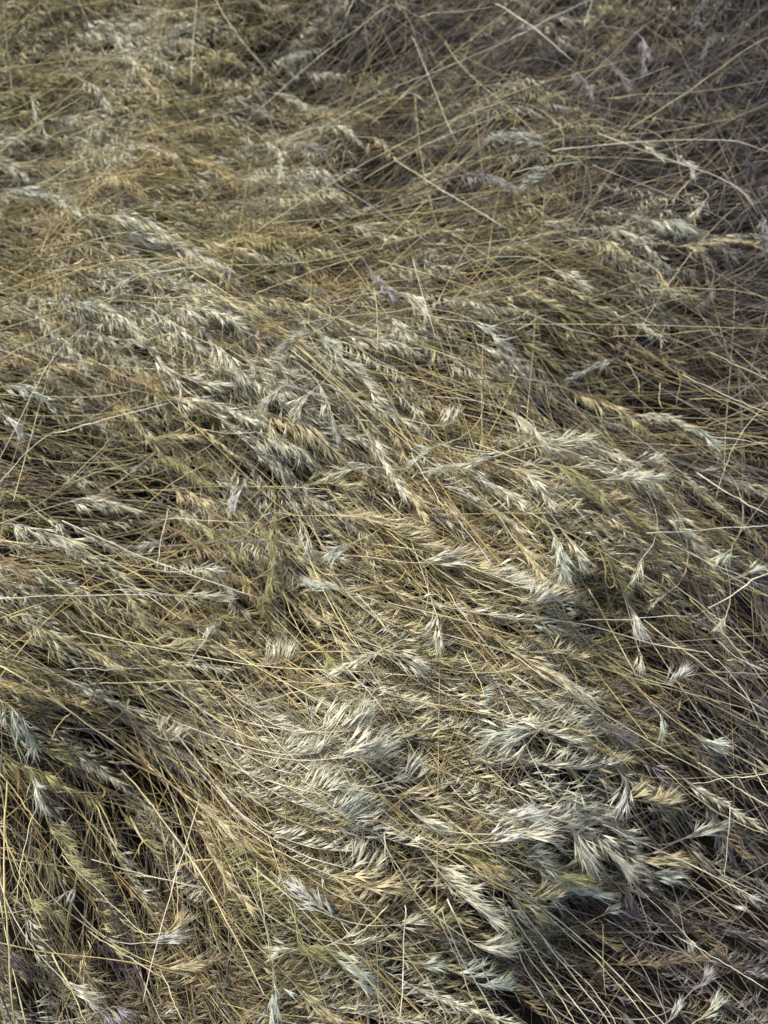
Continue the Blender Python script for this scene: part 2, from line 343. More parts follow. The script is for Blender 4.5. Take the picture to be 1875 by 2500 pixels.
# --- heads traced from the photo: (tile, points base->tip, sweep angle, tint, size, label, short name)
# a tile is one 625 px square of the photo shown at 1659 px
def tp(tile, s):
    r0, c0 = int(tile[0]), int(tile[1])
    p = np.array([[float(q) for q in a.split(',')] for a in s.split()])
    return p / 2.6544 + np.array([c0 * 625, r0 * 625])
HEADS = [
('00', '740,200 800,330 870,400', 62, 'w', 1, 'pale blurred head slanting down in the golden upper left mat', None),
('00', '850,400 960,540 1050,650', 55, 'c', 1, None, None),
('00', '960,350 1030,390 1110,450', 70, 'm', .9, None, None),
('00', '530,520 640,590 700,680', 75, 'w', 1, None, None),
('00', '200,620 230,750 300,870', 62, 'w', .9, None, None),
('00', '0,1230 150,1240 320,1290 520,1390', 28, 'm', 1.15, 'feathery mint head entering at the left edge above the golden mat', 'the feathery left edge head'),
('00', '700,1400 900,1430 1080,1530', 50, 'w', 1.1, None, None),
('00', '1200,1010 1350,1070 1500,1180', 58, 'y', 1.05, 'golden blurred head pointing down and right in the upper left', 'the golden blurred head'),
('00', '700,1130 850,1180 930,1260', 75, 'y', 1, None, None),
('00', '1280,1560 1450,1600 1620,1650', 35, 'c', 1.1, None, None),
('00', '0,1060 70,1090 150,1140', 60, 'w', .9, None, None),
('00', '1000,980 1100,1000 1200,1080', 80, 'c', 1, None, None),
('00', '0,300 60,400 130,470', 60, 'g', .9, None, None),
('01', '395,345 330,362 290,375', 176, 'b', .85, 'small bluish white tuft alone in the dark top hollow', 'the top hollow tuft'),
('01', '90,600 200,640 310,690', 42, 'w', 1, None, None),
('01', '480,820 560,835 640,900', 55, 'w', .95, None, None),
('01', '220,930 310,945 400,970', 25, 'v', .9, 'pinkish grey blurred tuft left of centre near the top', 'the pinkish blurred tuft'),
('01', '60,920 150,990 165,1120', 88, 'w', .9, 'hooked pale head curling downward beside the pinkish tuft', None),
('01', '1300,1140 1500,1140 1650,1200', 62, 'v', 1, 'brownish lavender head right of the two crossing pale straws', None),
('01', '720,890 800,915 870,1000', 85, 'c', .9, None, None),
('02', '260,975 150,930 20,900 -80,900', 183, 'm', 1.1, 'bright mint white fan sweeping left from a long arched straw', 'the upper mint fan'),
('02', '280,1085 225,1160 120,1190', 178, 'm', 1, 'smaller mint fan sweeping left just below the bright upper one', 'the lower mint fan'),
('02', '830,1430 980,1435 1090,1450', 48, 'm', 1.1, 'pale head arching right with spread drooping spikelets, upper right', 'the spread drooping head'),
('02', '560,1480 700,1500 850,1590', 40, 'w', 1, None, None),
('02', '530,1560 620,1580 720,1620', 82, 'c', 1, None, None),
('02', '1400,230 1300,240 1240,360', 108, 'r', 1, None, None),
('02', '600,370 680,470 740,580', 62, 'r', 1, None, None),
('02', '360,440 450,520 520,600', 95, 'v', 1.1, None, None),
('02', '840,240 870,330 850,420', 100, 'v', 1, None, None),
('02', '1250,640 1280,760 1280,880', 95, 'p', 1, 'dull purplish head hanging down near the upper right edge', 'the dull purplish head'),
('02', '1430,880 1500,960 1560,1150', 82, 'p', 1.1, None, None),
('02', '1610,1380 1640,1470 1640,1600', 100, 'v', 1.05, 'lavender head drooping at the right edge from an arched stem', 'the right edge drooper'),
('02', '800,900 860,960 940,1000', 35, 'w', .9, None, None),
('02', '1050,1000 1120,1060 1160,1110', 60, 'b', .85, None, None),
('02', '1260,1290 1220,1340 1180,1380', 115, 'w', .8, None, None),
('02', '1080,1600 1350,1560 1560,1590', 15, 'c', .8, 'long thin yellowish feathery head lying level beside the right edge', None),
('10', '0,850 150,855 300,950', 42, 'm', 1.1, None, None),
('10', '-20,1010 60,1060 120,1130', 58, 'b', 1, 'bright bluish head poking in at the left edge, upper middle', 'the left edge bluish head'),
('10', '1130,270 1330,265 1500,300 1630,370', 32, 'c', 1.2, 'long bright cream head topping the upper left ridge', 'the bright ridge head'),
('10', '1150,340 1350,350 1520,430', 40, 'w', 1.15, None, None),
('10', '650,370 800,400 900,500', 72, 'w', 1.05, None, None),
('10', '920,120 850,150 780,230', 140, 'w', 1, 'white tuft bent down and left just above the bright ridge head', None),
('10', '1340,560 1450,620 1560,760', 75, 'w', 1.1, None, None),
('10', '1180,780 1290,830 1420,830', 10, 'w', 1.0, 'starry white head spread flat in the left middle shadow', 'the starry white head'),
('10', '1100,930 1250,930 1450,990 1600,1060', 30, 'w', 1.1, None, None),
('10', '930,1290 1130,1320 1330,1470', 65, 'g', 1.05, 'greenish head arching over the dark left middle hollow', 'the greenish arching head'),
('10', '1100,1480 1250,1540 1350,1640', 60, 'c', 1.05, None, None),
('10', '1610,1440 1570,1500 1530,1570', 112, 'b', 1, 'bluish white tuft hanging alone above the dark pocket, left middle', 'the dark pocket tuft'),
('10', '660,720 850,770 1050,850', 70, 't', 1, None, None),
('10', '970,1190 1120,1165 1240,1180', 12, 'c', 1, None, None),
('10', '420,1600 600,1580 850,1640', 35, 'w', 1.1, 'pale head curving over the dark pocket on the left side', 'the left curving head'),
('10', '450,330 560,310 680,340', 20, 'm', .9, None, None),
('11', '725,70 780,150 860,230', 55, 'v', .95, 'lavender tinged white head pointing down right, upper centre', 'the lavender centre head'),
('11', '900,240 980,260 1070,330', 60, 'w', 1.15, 'large white cluster of drooping spikelets in the upper centre', 'the upper white cluster'),
('11', '860,400 900,430 960,500', 65, 'w', 1.05, None, None),
('11', '375,480 430,540 500,600', 42, 'm', 1, None, None),
('11', '400,490 310,520 200,590', 155, 'w', .9, None, None),
('11', '470,640 600,720 720,850 810,980', 38, 'w', 1.2, 'broad white head running down the centre of the straw bundle', 'the broad central head'),
('11', '430,880 470,980 520,1110', 92, 'w', 1.05, None, None),
('11', '370,870 330,920 270,990', 120, 'w', 1, 'white fan opening down and left beside the centre ridge', 'the centre ridge fan'),
('11', '220,830 150,870 90,910', 118, 'w', 1, None, None),
('11', '1140,1100 1220,1110 1300,1070', -78, 'w', 1.0, 'white upright comb of awns standing alone right of centre', 'the upright white comb'),
('11', '1220,1220 1130,1260 1060,1310', 152, 'm', 1, 'folded mint green tuft lying just under the upright comb', 'the folded mint tuft'),
('11', '1620,1270 1470,1330 1300,1370 1200,1380', 165, 'w', 1.1, 'white head with long crossing spikelets sweeping left, right of centre', 'the crossing white head'),
('11', '0,1000 150,1050 350,1110 470,1220', 68, 'c', 1.25, 'large cream head draped over the left centre mound', 'the draped cream head'),
('11', '0,1140 120,1180 280,1240', 62, 'w', 1.15, None, None),
('11', '700,1110 760,1230 840,1380 930,1500', 52, 'w', 1.15, 'silvery head running down through the middle of the photo', 'the middle silvery head'),
('11', '800,1370 700,1370 560,1400', 168, 'w', 1, 'white head pointing left across the middle of the mat', None),
('11', '950,1480 1000,1560 1060,1640', 55, 'c', 1, None, None),
('11', '1370,400 1480,490 1600,580', 45, 'm', 1, None, None),
('11', '280,1500 450,1480 600,1520', -18, 'c', 1, None, None),
('12', '690,655 580,705 470,755 400,790', 152, 'b', .95, 'hooked bluish grey head hanging left over the dark right hollow', 'the hooked bluish head'),
('12', '770,420 830,450 890,480', 62, 'w', .8, 'tiny white sprig of few spikelets above the hooked head', 'the tiny white sprig'),
('12', '270,90 350,130 440,180', 40, 'w', 1, None, None),
('12', '330,850 500,910 680,990 780,1070', 52, 'c', 1.1, 'long cream head slanting below the dark right hollow', 'the slanting cream head'),
('12', '780,1040 930,1040 1080,1100', 25, 'w', 1, 'white head continuing down right past the slanting cream head', None),
('12', '1080,1100 1190,1120 1300,1230', 38, 'm', 1.05, None, None),
('12', '-30,1000 90,1080 190,1180', 62, 'w', 1.1, None, None),
('12', '130,1240 300,1220 450,1190', -18, 'w', 1.15, 'white spread head pointing right, just right of centre', 'the spread right head'),
('12', '520,1240 640,1290 760,1330', 42, 'w', .9, None, None),
('12', '770,1340 850,1340 900,1340', -30, 'w', .9, None, None),
('12', '590,1450 750,1450 900,1450', -8, 'w', 1.1, 'white head lying level with spikelets swept right, right middle', 'the level white head'),
('12', '900,70 940,110 970,150', 82, 'c', 1, None, None),
('12', '1300,170 1280,240 1250,300', 105, 'r', .9, None, None),
('12', '250,1330 400,1410 560,1530', 45, 'g', 1.1, None, None),
('12', '-20,1380 100,1420 220,1560', 55, 'w', 1.1, None, None),
('20', '0,70 180,100 350,170 440,180', 38, 'w', 1.2, 'full pale head reaching in from the left edge, mid height', 'the full left edge head'),
('20', '0,270 90,360 190,470', 38, 't', 1, None, None),
('20', '150,710 330,790 530,880 740,970', 42, 'c', .95, 'long narrow wheat like head slanting right in the lower left', 'the narrow wheat like head'),
('20', '1140,540 1280,555 1420,580', -12, 'w', .95, 'white head at the tip of the level straw, left side', 'the level straw head'),
('20', '680,1040 630,1110 600,1210', 110, 'p', .7, 'small purplish sprig beside the bent leaf, lower left', 'the purplish sprig'),
('20', '0,1220 90,1270 150,1370 230,1490', 82, 'm', 1.1, 'bluish green head arching down at the lower left edge', 'the arching left head'),
('20', '250,1490 320,1550 400,1590', 5, 'g', 1, None, None),
('20', '1080,170 1030,200 970,230', 160, 'b', .9, None, None),
('20', '800,510 850,570 910,650', 55, 'c', 1, None, None),
('20', '900,0 1100,100 1320,220 1480,370', 52, 't', 1, 'tan head arching right and down in the dark left middle', None),
('20', '1270,910 1310,860 1340,820', -65, 'w', .9, None, None),
('20', '1240,380 1320,370 1400,380', 8, 'w', .8, None, None),
('20', '950,1400 1050,1470 1150,1480', -60, 'w', 1.1, None, None),
('20', '950,820 1050,880 1150,900', -15, 'c', 1, None, None),
('20', '1050,720 1180,750 1280,740', -25, 't', 1, None, None),
('21', '20,985 110,990 210,960', -82, 'w', 1.1, 'white crest with upright awns, left of the lower centre', 'the small white crest'),
('21', '650,190 600,220 540,240', 130, 'm', 1.05, 'glowing mint tuft bent down left, just left of centre', 'the glowing mint tuft'),
('21', '830,890 920,930 1000,980', 22, 'w', 1.1, 'brightest white tuft in the very middle of the lower half', 'the brightest white tuft'),
('21', '860,870 720,950 560,1020', 155, 'w', .9, 'slim white head pointing left from the brightest tuft', None),
('21', '640,530 500,500 400,470', 190, 'm', 1.1, None, None),
('21', '120,0 115,200 100,380 60,500', 88, 'g', 1, 'yellow green head hanging straight down, left of centre', 'the straight hanging head'),
('21', '290,50 325,130 345,210', 78, 'm', 1, None, None),
('21', '830,100 980,180 1150,260', -18, 'c', 1.15, 'cream head at the top of the long golden ridge', 'the ridge top cream head'),
('21', '1180,270 1350,350 1550,430', -15, 'c', 1.15, None, None),
('21', '1040,330 1200,330 1350,310', -12, 'w', 1.15, None, None),
('21', '480,20 750,50 1000,100', 8, 'c', 1.1, None, None),
('21', '1450,380 1570,430 1690,480', -12, 'w', 1.15, None, None),
('21', '300,1420 450,1430 600,1420', -62, 'w', 1.3, 'row of white spikelets combed upward, upper crest below centre', 'the upper combed crest'),
('21', '560,1440 620,1420 700,1380', -65, 'w', 1.25, None, None),
('21', '100,1560 250,1580 400,1560', -55, 'w', 1.15, None, None),
('21', '480,1600 650,1590 820,1600', -50, 'w', 1.25, None, None),
('21', '1380,1190 1420,1190 1450,1180', -20, 'm', .8, None, None),
('21', '1150,610 1180,700 1200,800', 100, 'w', 1, None, None),
('21', '430,890 460,930 490,960', 72, 'g', .9, None, None),
('22', '210,1370 130,1400 30,1420 -60,1430', 168, 'm', 1.3, 'biggest pale fan sweeping left, right of the lower centre', 'the biggest pale fan'),
('22', '200,1400 110,1440 0,1470', 160, 'w', 1.2, None, None),
('22', '0,160 60,250 150,360', 52, 'c', 1.1, 'cream head ending over the dark diagonal gully, right side', 'the gully cream head'),
('22', '240,90 290,220 330,350', 70, 'm', 1.1, 'mint green head hanging over the gully with long bright awns', 'the gully mint head'),
('22', '330,130 390,220 430,290', 62, 'w', 1, None, None),
('22', '750,590 775,680 800,740', 72, 'b', 1, 'pale blue tuft hanging among crossing straws on the right', 'the pale blue tuft'),
('22', '1430,215 1400,260 1340,290', 125, 'm', .95, None, None),
('22', '1450,430 1500,415 1530,400', -18, 'm', 1, None, None),
('22', '960,1110 1020,1120 1090,1080', -58, 'b', 1, 'bluish grey tuft spreading upward in the right shadow', 'the bluish grey tuft'),
('22', '1150,1420 1210,1475 1290,1505', 12, 'm', 1.05, 'mint head pointing right in the dark lower right', 'the mint pointing head'),
('22', '930,1280 960,1330 970,1370', 105, 'm', .9, None, None),
('22', '815,880 830,930 840,970', 98, 'w', .8, None, None),
('22', '1390,660 1370,700 1340,720', 120, 'w', .7, None, None),
('22', '1000,530 960,560 930,580', 150, 'w', .7, None, None),
('22', '500,1350 600,1400 700,1460', 20, 'r', 1, None, None),
('22', '860,280 820,330 800,370', 100, 'w', .9, None, None),
('22', '60,560 150,600 260,560', -60, 'w', 1.1, 'pale crest with upright awns above the dark gully', None),
('30', '190,0 220,90 270,210', 60, 'm', 1.1, 'thick bluish green head hanging in the dark lower left hollow', 'the hollow green head'),
('30', '280,280 380,470 480,640 600,740', 20, 'g', 1.05, 'long greenish head running down through the lower left', 'the long greenish head'),
('30', '430,810 470,790 490,775', 130, 'b', .75, 'little bluish tuft low in the left shadow', 'the little bluish tuft'),
('30', '940,1130 1020,1125 1090,1110', -18, 'b', 1, None, None),
('30', '1000,1270 1100,1290 1220,1290', -18, 'c', 1.1, None, None),
('30', '1050,1070 1110,1060 1160,1040', -55, 'c', 1, None, None),
('30', '1240,200 1380,310 1530,460', 40, 'c', 1.1, 'pale head lying along a long straw, lower left of centre', 'the pale straw side head'),
('30', '150,800 200,860 330,930', 22, 'g', 1, None, None),
('30', '0,1130 80,1200 150,1270', 52, 'p', .9, 'dark purplish head lying at the lower left edge', None),
('30', '600,1590 690,1560 740,1540', 60, 'v', 1, None, None),
('30', '400,1360 470,1430 560,1500', 15, 'w', 1, None, None),
('31', '560,1000 450,920 370,870 300,800', 228, 'b', 1.05, 'bluish white wheat like head pointing up left near the bottom', 'the bluish wheat like head'),
('31', '300,1170 240,1175 180,1185', 172, 'w', .9, None, None),
('31', '265,1060 290,1170 400,1240', 12, 'g', 1, None, None),
('31', '440,1150 530,1240 600,1340 700,1430', 8, 'm', 1, 'open head with spikelets like ladder rungs, near the bottom', 'the ladder rung head'),
('31', '110,1280 120,1430 110,1570', 85, 'm', 1, None, None),
('31', '240,1390 340,1490 470,1590', 30, 'c', 1, None, None),
('31', '390,240 500,310 620,380', -60, 'm', 1.3, 'glossy mint white crest combed upward, second crest below centre', 'the lower combed crest'),
('31', '250,130 330,150 420,170', -55, 'w', 1.15, None, None),
('31', '480,620 600,650 740,680', -65, 'w', 1.2, None, None),
('31', '480,690 650,750 830,790', -22, 'c', 1.15, None, None),
('31', '1100,560 1230,720 1370,860 1490,970', 18, 'w', 1.15, 'white head with long row of spikelets left of the straw sheaf', 'the head by the sheaf'),
('31', '1420,490 1530,480 1630,470', -32, 'b', 1.15, None, None),
('31', '980,1250 1050,1260 1110,1275', 2, 'm', .9, 'small mint tuft pointing right near the bottom centre', None),
('31', '1370,1110 1480,1180 1580,1210', -22, 'w', 1.1, None, None),
('31', '1250,1300 1430,1390 1570,1430', -30, 'm', 1.1, None, None),
('31', '860,1020 930,1010 1000,990', -22, 'w', 1, None, None),
('31', '870,90 930,80 1020,80', -68, 'w', 1.1, None, None),
('31', '1000,270 1050,320 1110,370', 10, 'w', 1.1, None, None),
('31', '870,180 1000,200 1130,240', -20, 'c', 1.1, None, None),
('31', '1330,560 1430,590 1540,640', 50, 'y', .8, None, None),
('32', '690,20 730,90 735,170', 120, 'b', 1.2, 'pale bluish head nodding over in a hook, lower right', 'the nodding hook head'),
('32', '435,125 425,140 418,150', 115, 'b', .9, None, None),
('32', '1100,460 1190,430 1290,400', -25, 'm', 1.15, 'mint white head reaching right into the dark lower right', 'the reaching mint head'),
('32', '840,700 930,700 1000,697', 0, 'm', 1.1, 'flat mint tuft pointing right at the shadow edge, lower right', 'the flat mint tuft'),
('32', '370,370 420,450 490,550', 60, 'w', 1.1, None, None),
('32', '480,390 600,500 720,620', 50, 'w', 1.1, 'silvery head slanting down between the hook and the flat tuft', None),
('32', '-120,430 0,430 100,420', -12, 'w', 1.25, 'white spikelet mass pointing right, left of the golden stalks', 'the right pointing mass'),
('32', '-150,300 -30,330 60,330', -25, 'b', 1.2, None, None),
('32', '110,830 200,850 300,840', -52, 'c', 1.05, None, None),
('32', '200,660 330,690 480,690', 5, 'g', 1.1, None, None),
('32', '300,790 420,800 530,805', 4, 'm', 1.1, None, None),
('32', '780,580 930,600 1060,605', -3, 'c', 1.1, None, None),
('32', '700,180 850,220 1000,250', -45, 'c', 1.1, None, None),
('32', '570,960 600,945 630,930', -25, 'm', .7, None, None),
('32', '980,830 1000,850 1020,870', 50, 'r', .7, None, None),
('32', '1370,860 1400,880 1420,890', 5, 'b', .7, None, None),
('32', '1480,800 1500,820 1520,830', 15, 'b', .7, None, None),
('32', '1110,1050 1120,1090 1130,1120', 60, 'b', .7, None, None),
('32', '1170,1440 1210,1400 1240,1370', -52, 'v', .9, 'lavender tuft pointing up right in the darkest corner', 'the dark corner tuft'),
('32', '1190,1640 1240,1600 1290,1580', -50, 'm', 1, 'round pale tuft at the bottom edge near the right corner', 'the bottom edge tuft'),
('32', '1000,1650 1030,1620 1060,1590', -62, 'b', .8, None, None),
('32', '660,1550 710,1580 740,1600', 65, 'r', .8, None, None),
('32', '700,670 730,770 790,840', 80, 'p', .9, None, None),
]
def smooth_px(p, K):
    return resample(p[None] if p.ndim == 2 else p, K)[0]
for hi, (tile, s, ang, key, size, label, short) in enumerate(HEADS):
    r = np.random.default_rng(1000 + hi)
    p = tp(tile, s); px = np.c_[p, np.zeros(len(p))]
    px = smooth_px(px, 8)
    dz = r.uniform(.006, .014)
    ax = on_canopy(px[:, 0], px[:, 1], dz)
    ax[:, 2] += np.sin(np.linspace(0, math.pi, 8)) * .004
    mid = ax[4]; c2 = angdir(np.array([float(ang)]), mid[:1] * 0 + mid[0], mid[:1] * 0 + mid[1])[0]
    comb = norm(np.array([c2[0], c2[1], r.uniform(-.02, .16)]))
    L = np.linalg.norm(np.diff(ax, axis=0), axis=1).sum()
    d0 = norm((ax[1] - ax[0]) * np.array([1, 1, 0]))
    culm = culm_back(ax[:1], d0[None], np.array([r.uniform(.18, .3)]), np.array([r.uniform(.03, .07)]), 12, r)[0]
    n = int(np.clip(L * 100 * 3.0 + 4, 6, 36))
    if size < .75: n = min(n, 7)
    e = build_head(culm, ax, comb, key, n, .019 * size, .0172 * size, .0125 * size, .68, r)
    ALL.append(dict(o=e, key=key, uv=p.mean(0), ang=ang, label=label, short=short, size=size))

# --- the rest of the heads: ones that show large become things, the others one mass
XR, YR = (-1.25, 1.25), (-.65, 2.0)
def inframe(x, y, m=0):
    u, v = uvof(x, y); return (u > -m) & (u < 1875 + m) & (v > -m) & (v < 2500 + m)
def scatter(n, dens=None):
    xs, ys = [], []
    tot = 0
    while tot < n:
        x = rng.uniform(*XR, n * 2); y = rng.uniform(*YR, n * 2)
        pr = np.where(inframe(x, y, 260), 1, .36)
        if dens is not None: pr = pr * dens(x, y)
        k = rng.random(n * 2) < pr; xs.append(x[k]); ys.append(y[k]); tot += k.sum()
    return np.concatenate(xs)[:n], np.concatenate(ys)[:n]
SPR = np.array([
 [.9, .9, .7, .6, .7, .7, .6], [.9, 1, .9, .9, .9, .9, .8], [1, 1, 1, 1, 1, 1, .8], [1, 1, 1, 1, .9, .8, .8],
 [.8, .7, .9, 1, 1, 1, .7], [.8, .8, .7, 1, 1, .8, .6], [.6, .4, .9, 1, 1, .8, .55], [.6, .5, .8, .9, .9, .6, .5],
 [.7, .7, .7, .7, .55, .5, .45]], float)
def sparse(x, y): return grid(SPR, x, y) ** 1.5 * np.clip(1 + .45 * noise(x, y, 16, 77), .15, 1.3)
def boost(x, y):
    u, v = uvof(x, y)
    g = lambda a, b, r: np.exp(-((u - a) ** 2 + (v - b) ** 2) / (2 * r * r))
    return .7 * g(560, 800, 150) + .8 * g(700, 1050, 150) + .4 * g(1180, 1380, 150) + .4 * g(900, 1800, 160) + .3 * g(300, 350, 200)
NH = 4700
hx, hy = scatter(NH, lambda x, y: np.clip(grid(DEN, x, y) ** 1.3 * 1.1 + .22 * noise(x, y, 9, 21) + boost(x, y), .03, 1.3))
lay = rng.random(NH) ** 1.3
off = -.004 - .07 * (1 - lay) + 0 * hx
off[:] = -.070 + .070 * rng.random(NH) ** .6
hz = canopy(hx, hy) + off
coh0 = rng.normal(0, 16, NH) + 22 * noise(hx, hy, 14, 31)
d0 = gdir(STM, hx, hy, rng.normal(0, 18, NH) + 14 * noise(hx, hy, 12, 33))
cb = gdir(CMB, hx, hy, coh0 + rng.normal(0, 10, NH))
comb = norm(np.concatenate([cb, rng.uniform(-.15, .22, NH)[:, None]], 1))
Lh = rng.uniform(.06, .15, NH); K = 6
ax = [np.stack([hx, hy, hz], 1)]; d = d0.copy()
for k in range(1, K):
    d = norm(d + .13 * cb); q = ax[-1][:, :2] + d * (Lh / (K - 1))[:, None]
    ax.append(np.concatenate([q, (canopy(q[:, 0], q[:, 1]) + off + .005 * math.sin(math.pi * k / K) - .006 * (k / K) ** 2)[:, None]], 1))
ax = np.stack(ax, 1)
culm = culm_back(ax[:, 0], d0, rng.uniform(.16, .34, NH), rng.uniform(.02, .08, NH), 9, rng)
ti = tint_pick(hx, hy, NH)
size = rng.uniform(.66, .98, NH) * (1 + .22 * np.clip((1500 - uvof(hx, hy)[1]) / 1000, 0, 1) * np.clip((1500 - uvof(hx, hy)[0]) / 700, 0, 1))
nper = np.clip((Lh * 100 * rng.uniform(1.7, 2.7, NH)), 8, 44).astype(int)
score = off + .012 * (1.3 - np.hypot(hx, hy - .3)) + .01 * size
u_, v_ = proj(ax[:, 3]); vis = (u_ > 30) & (u_ < 1845) & (v_ > 30) & (v_ < 2470)
score[~vis] = -9
N_IND = 300 - len(HEADS)
# keep the chosen ones apart so each can be told from its neighbours
order = np.argsort(-score); chosen = []
taken = [h['uv'] for h in ALL]
for i in order:
    if len(chosen) >= N_IND or score[i] < -1: break
    q = np.array([u_[i], v_[i]])
    if min(np.hypot(*(q - t)) for t in taken) > 48:
        chosen.append(i); taken.append(q)
cs = np.zeros(NH, bool); cs[chosen] = True
for i in chosen:
    r = np.random.default_rng(5000 + int(i)); key = TK[ti[i]]
    e = build_head(culm[i], ax[i] + np.array([0, 0, .004]), comb[i], key, int(nper[i]), .017 * size[i], .0185 * size[i], .0125 * size[i], .65, r)
    cu, cv = proj(ax[i][2] + comb[i] * .01); cu2, cv2 = proj(ax[i][2] + comb[i] * .03)
    ALL.append(dict(o=e, key=key, uv=np.array([u_[i], v_[i]]), ang=math.degrees(math.atan2(cv2 - cv, cu2 - cu)), label=None, short=None, size=size[i]))
m = ~cs
br, b, E, Nn, sl_, aw, own = head_parts(ax[m], comb[m], nper[m], .017 * size[m], .0185 * size[m], .0125 * size[m], np.full(m.sum(), .6), rng, .33)
a = Acc()
tc = TA[ti[m]][own] * rng.uniform(.8, 1.1, len(b))[:, None]
hi_ = off[m][own] > -.028
for q_, nl_ in ((hi_, 3), (~hi_, 2)):
    spikelets(a, b[q_], E[q_], Nn[q_], sl_[q_], aw[q_], tc[q_], nl=nl_)
tag(link('brome_heads', a.mesh('brome_heads', M_SPIKE)), 'dense mass of dry brome spikelets filling the matted grass', 'grass', kind='stuff')
sc = np.array([STEMC[k] for k in TK])[ti[m]] * rng.uniform(.2, .8, m.sum())[:, None]
a = Acc()
a.add(*tubes(np.concatenate([culm[m][:, :-1], ax[m]], 1), np.concatenate([np.full(8, .0006), np.linspace(.00048, .00022, 6)])[None], 4, sc))
a.add(*tubes(br, np.full((len(br), 1), .0002), 3, sc[own]))
tag(link('brome_stems', a.mesh('brome_stems', M_STEM)), 'tangle of thin stems carrying the massed brome spikelets', 'grass', kind='stuff')

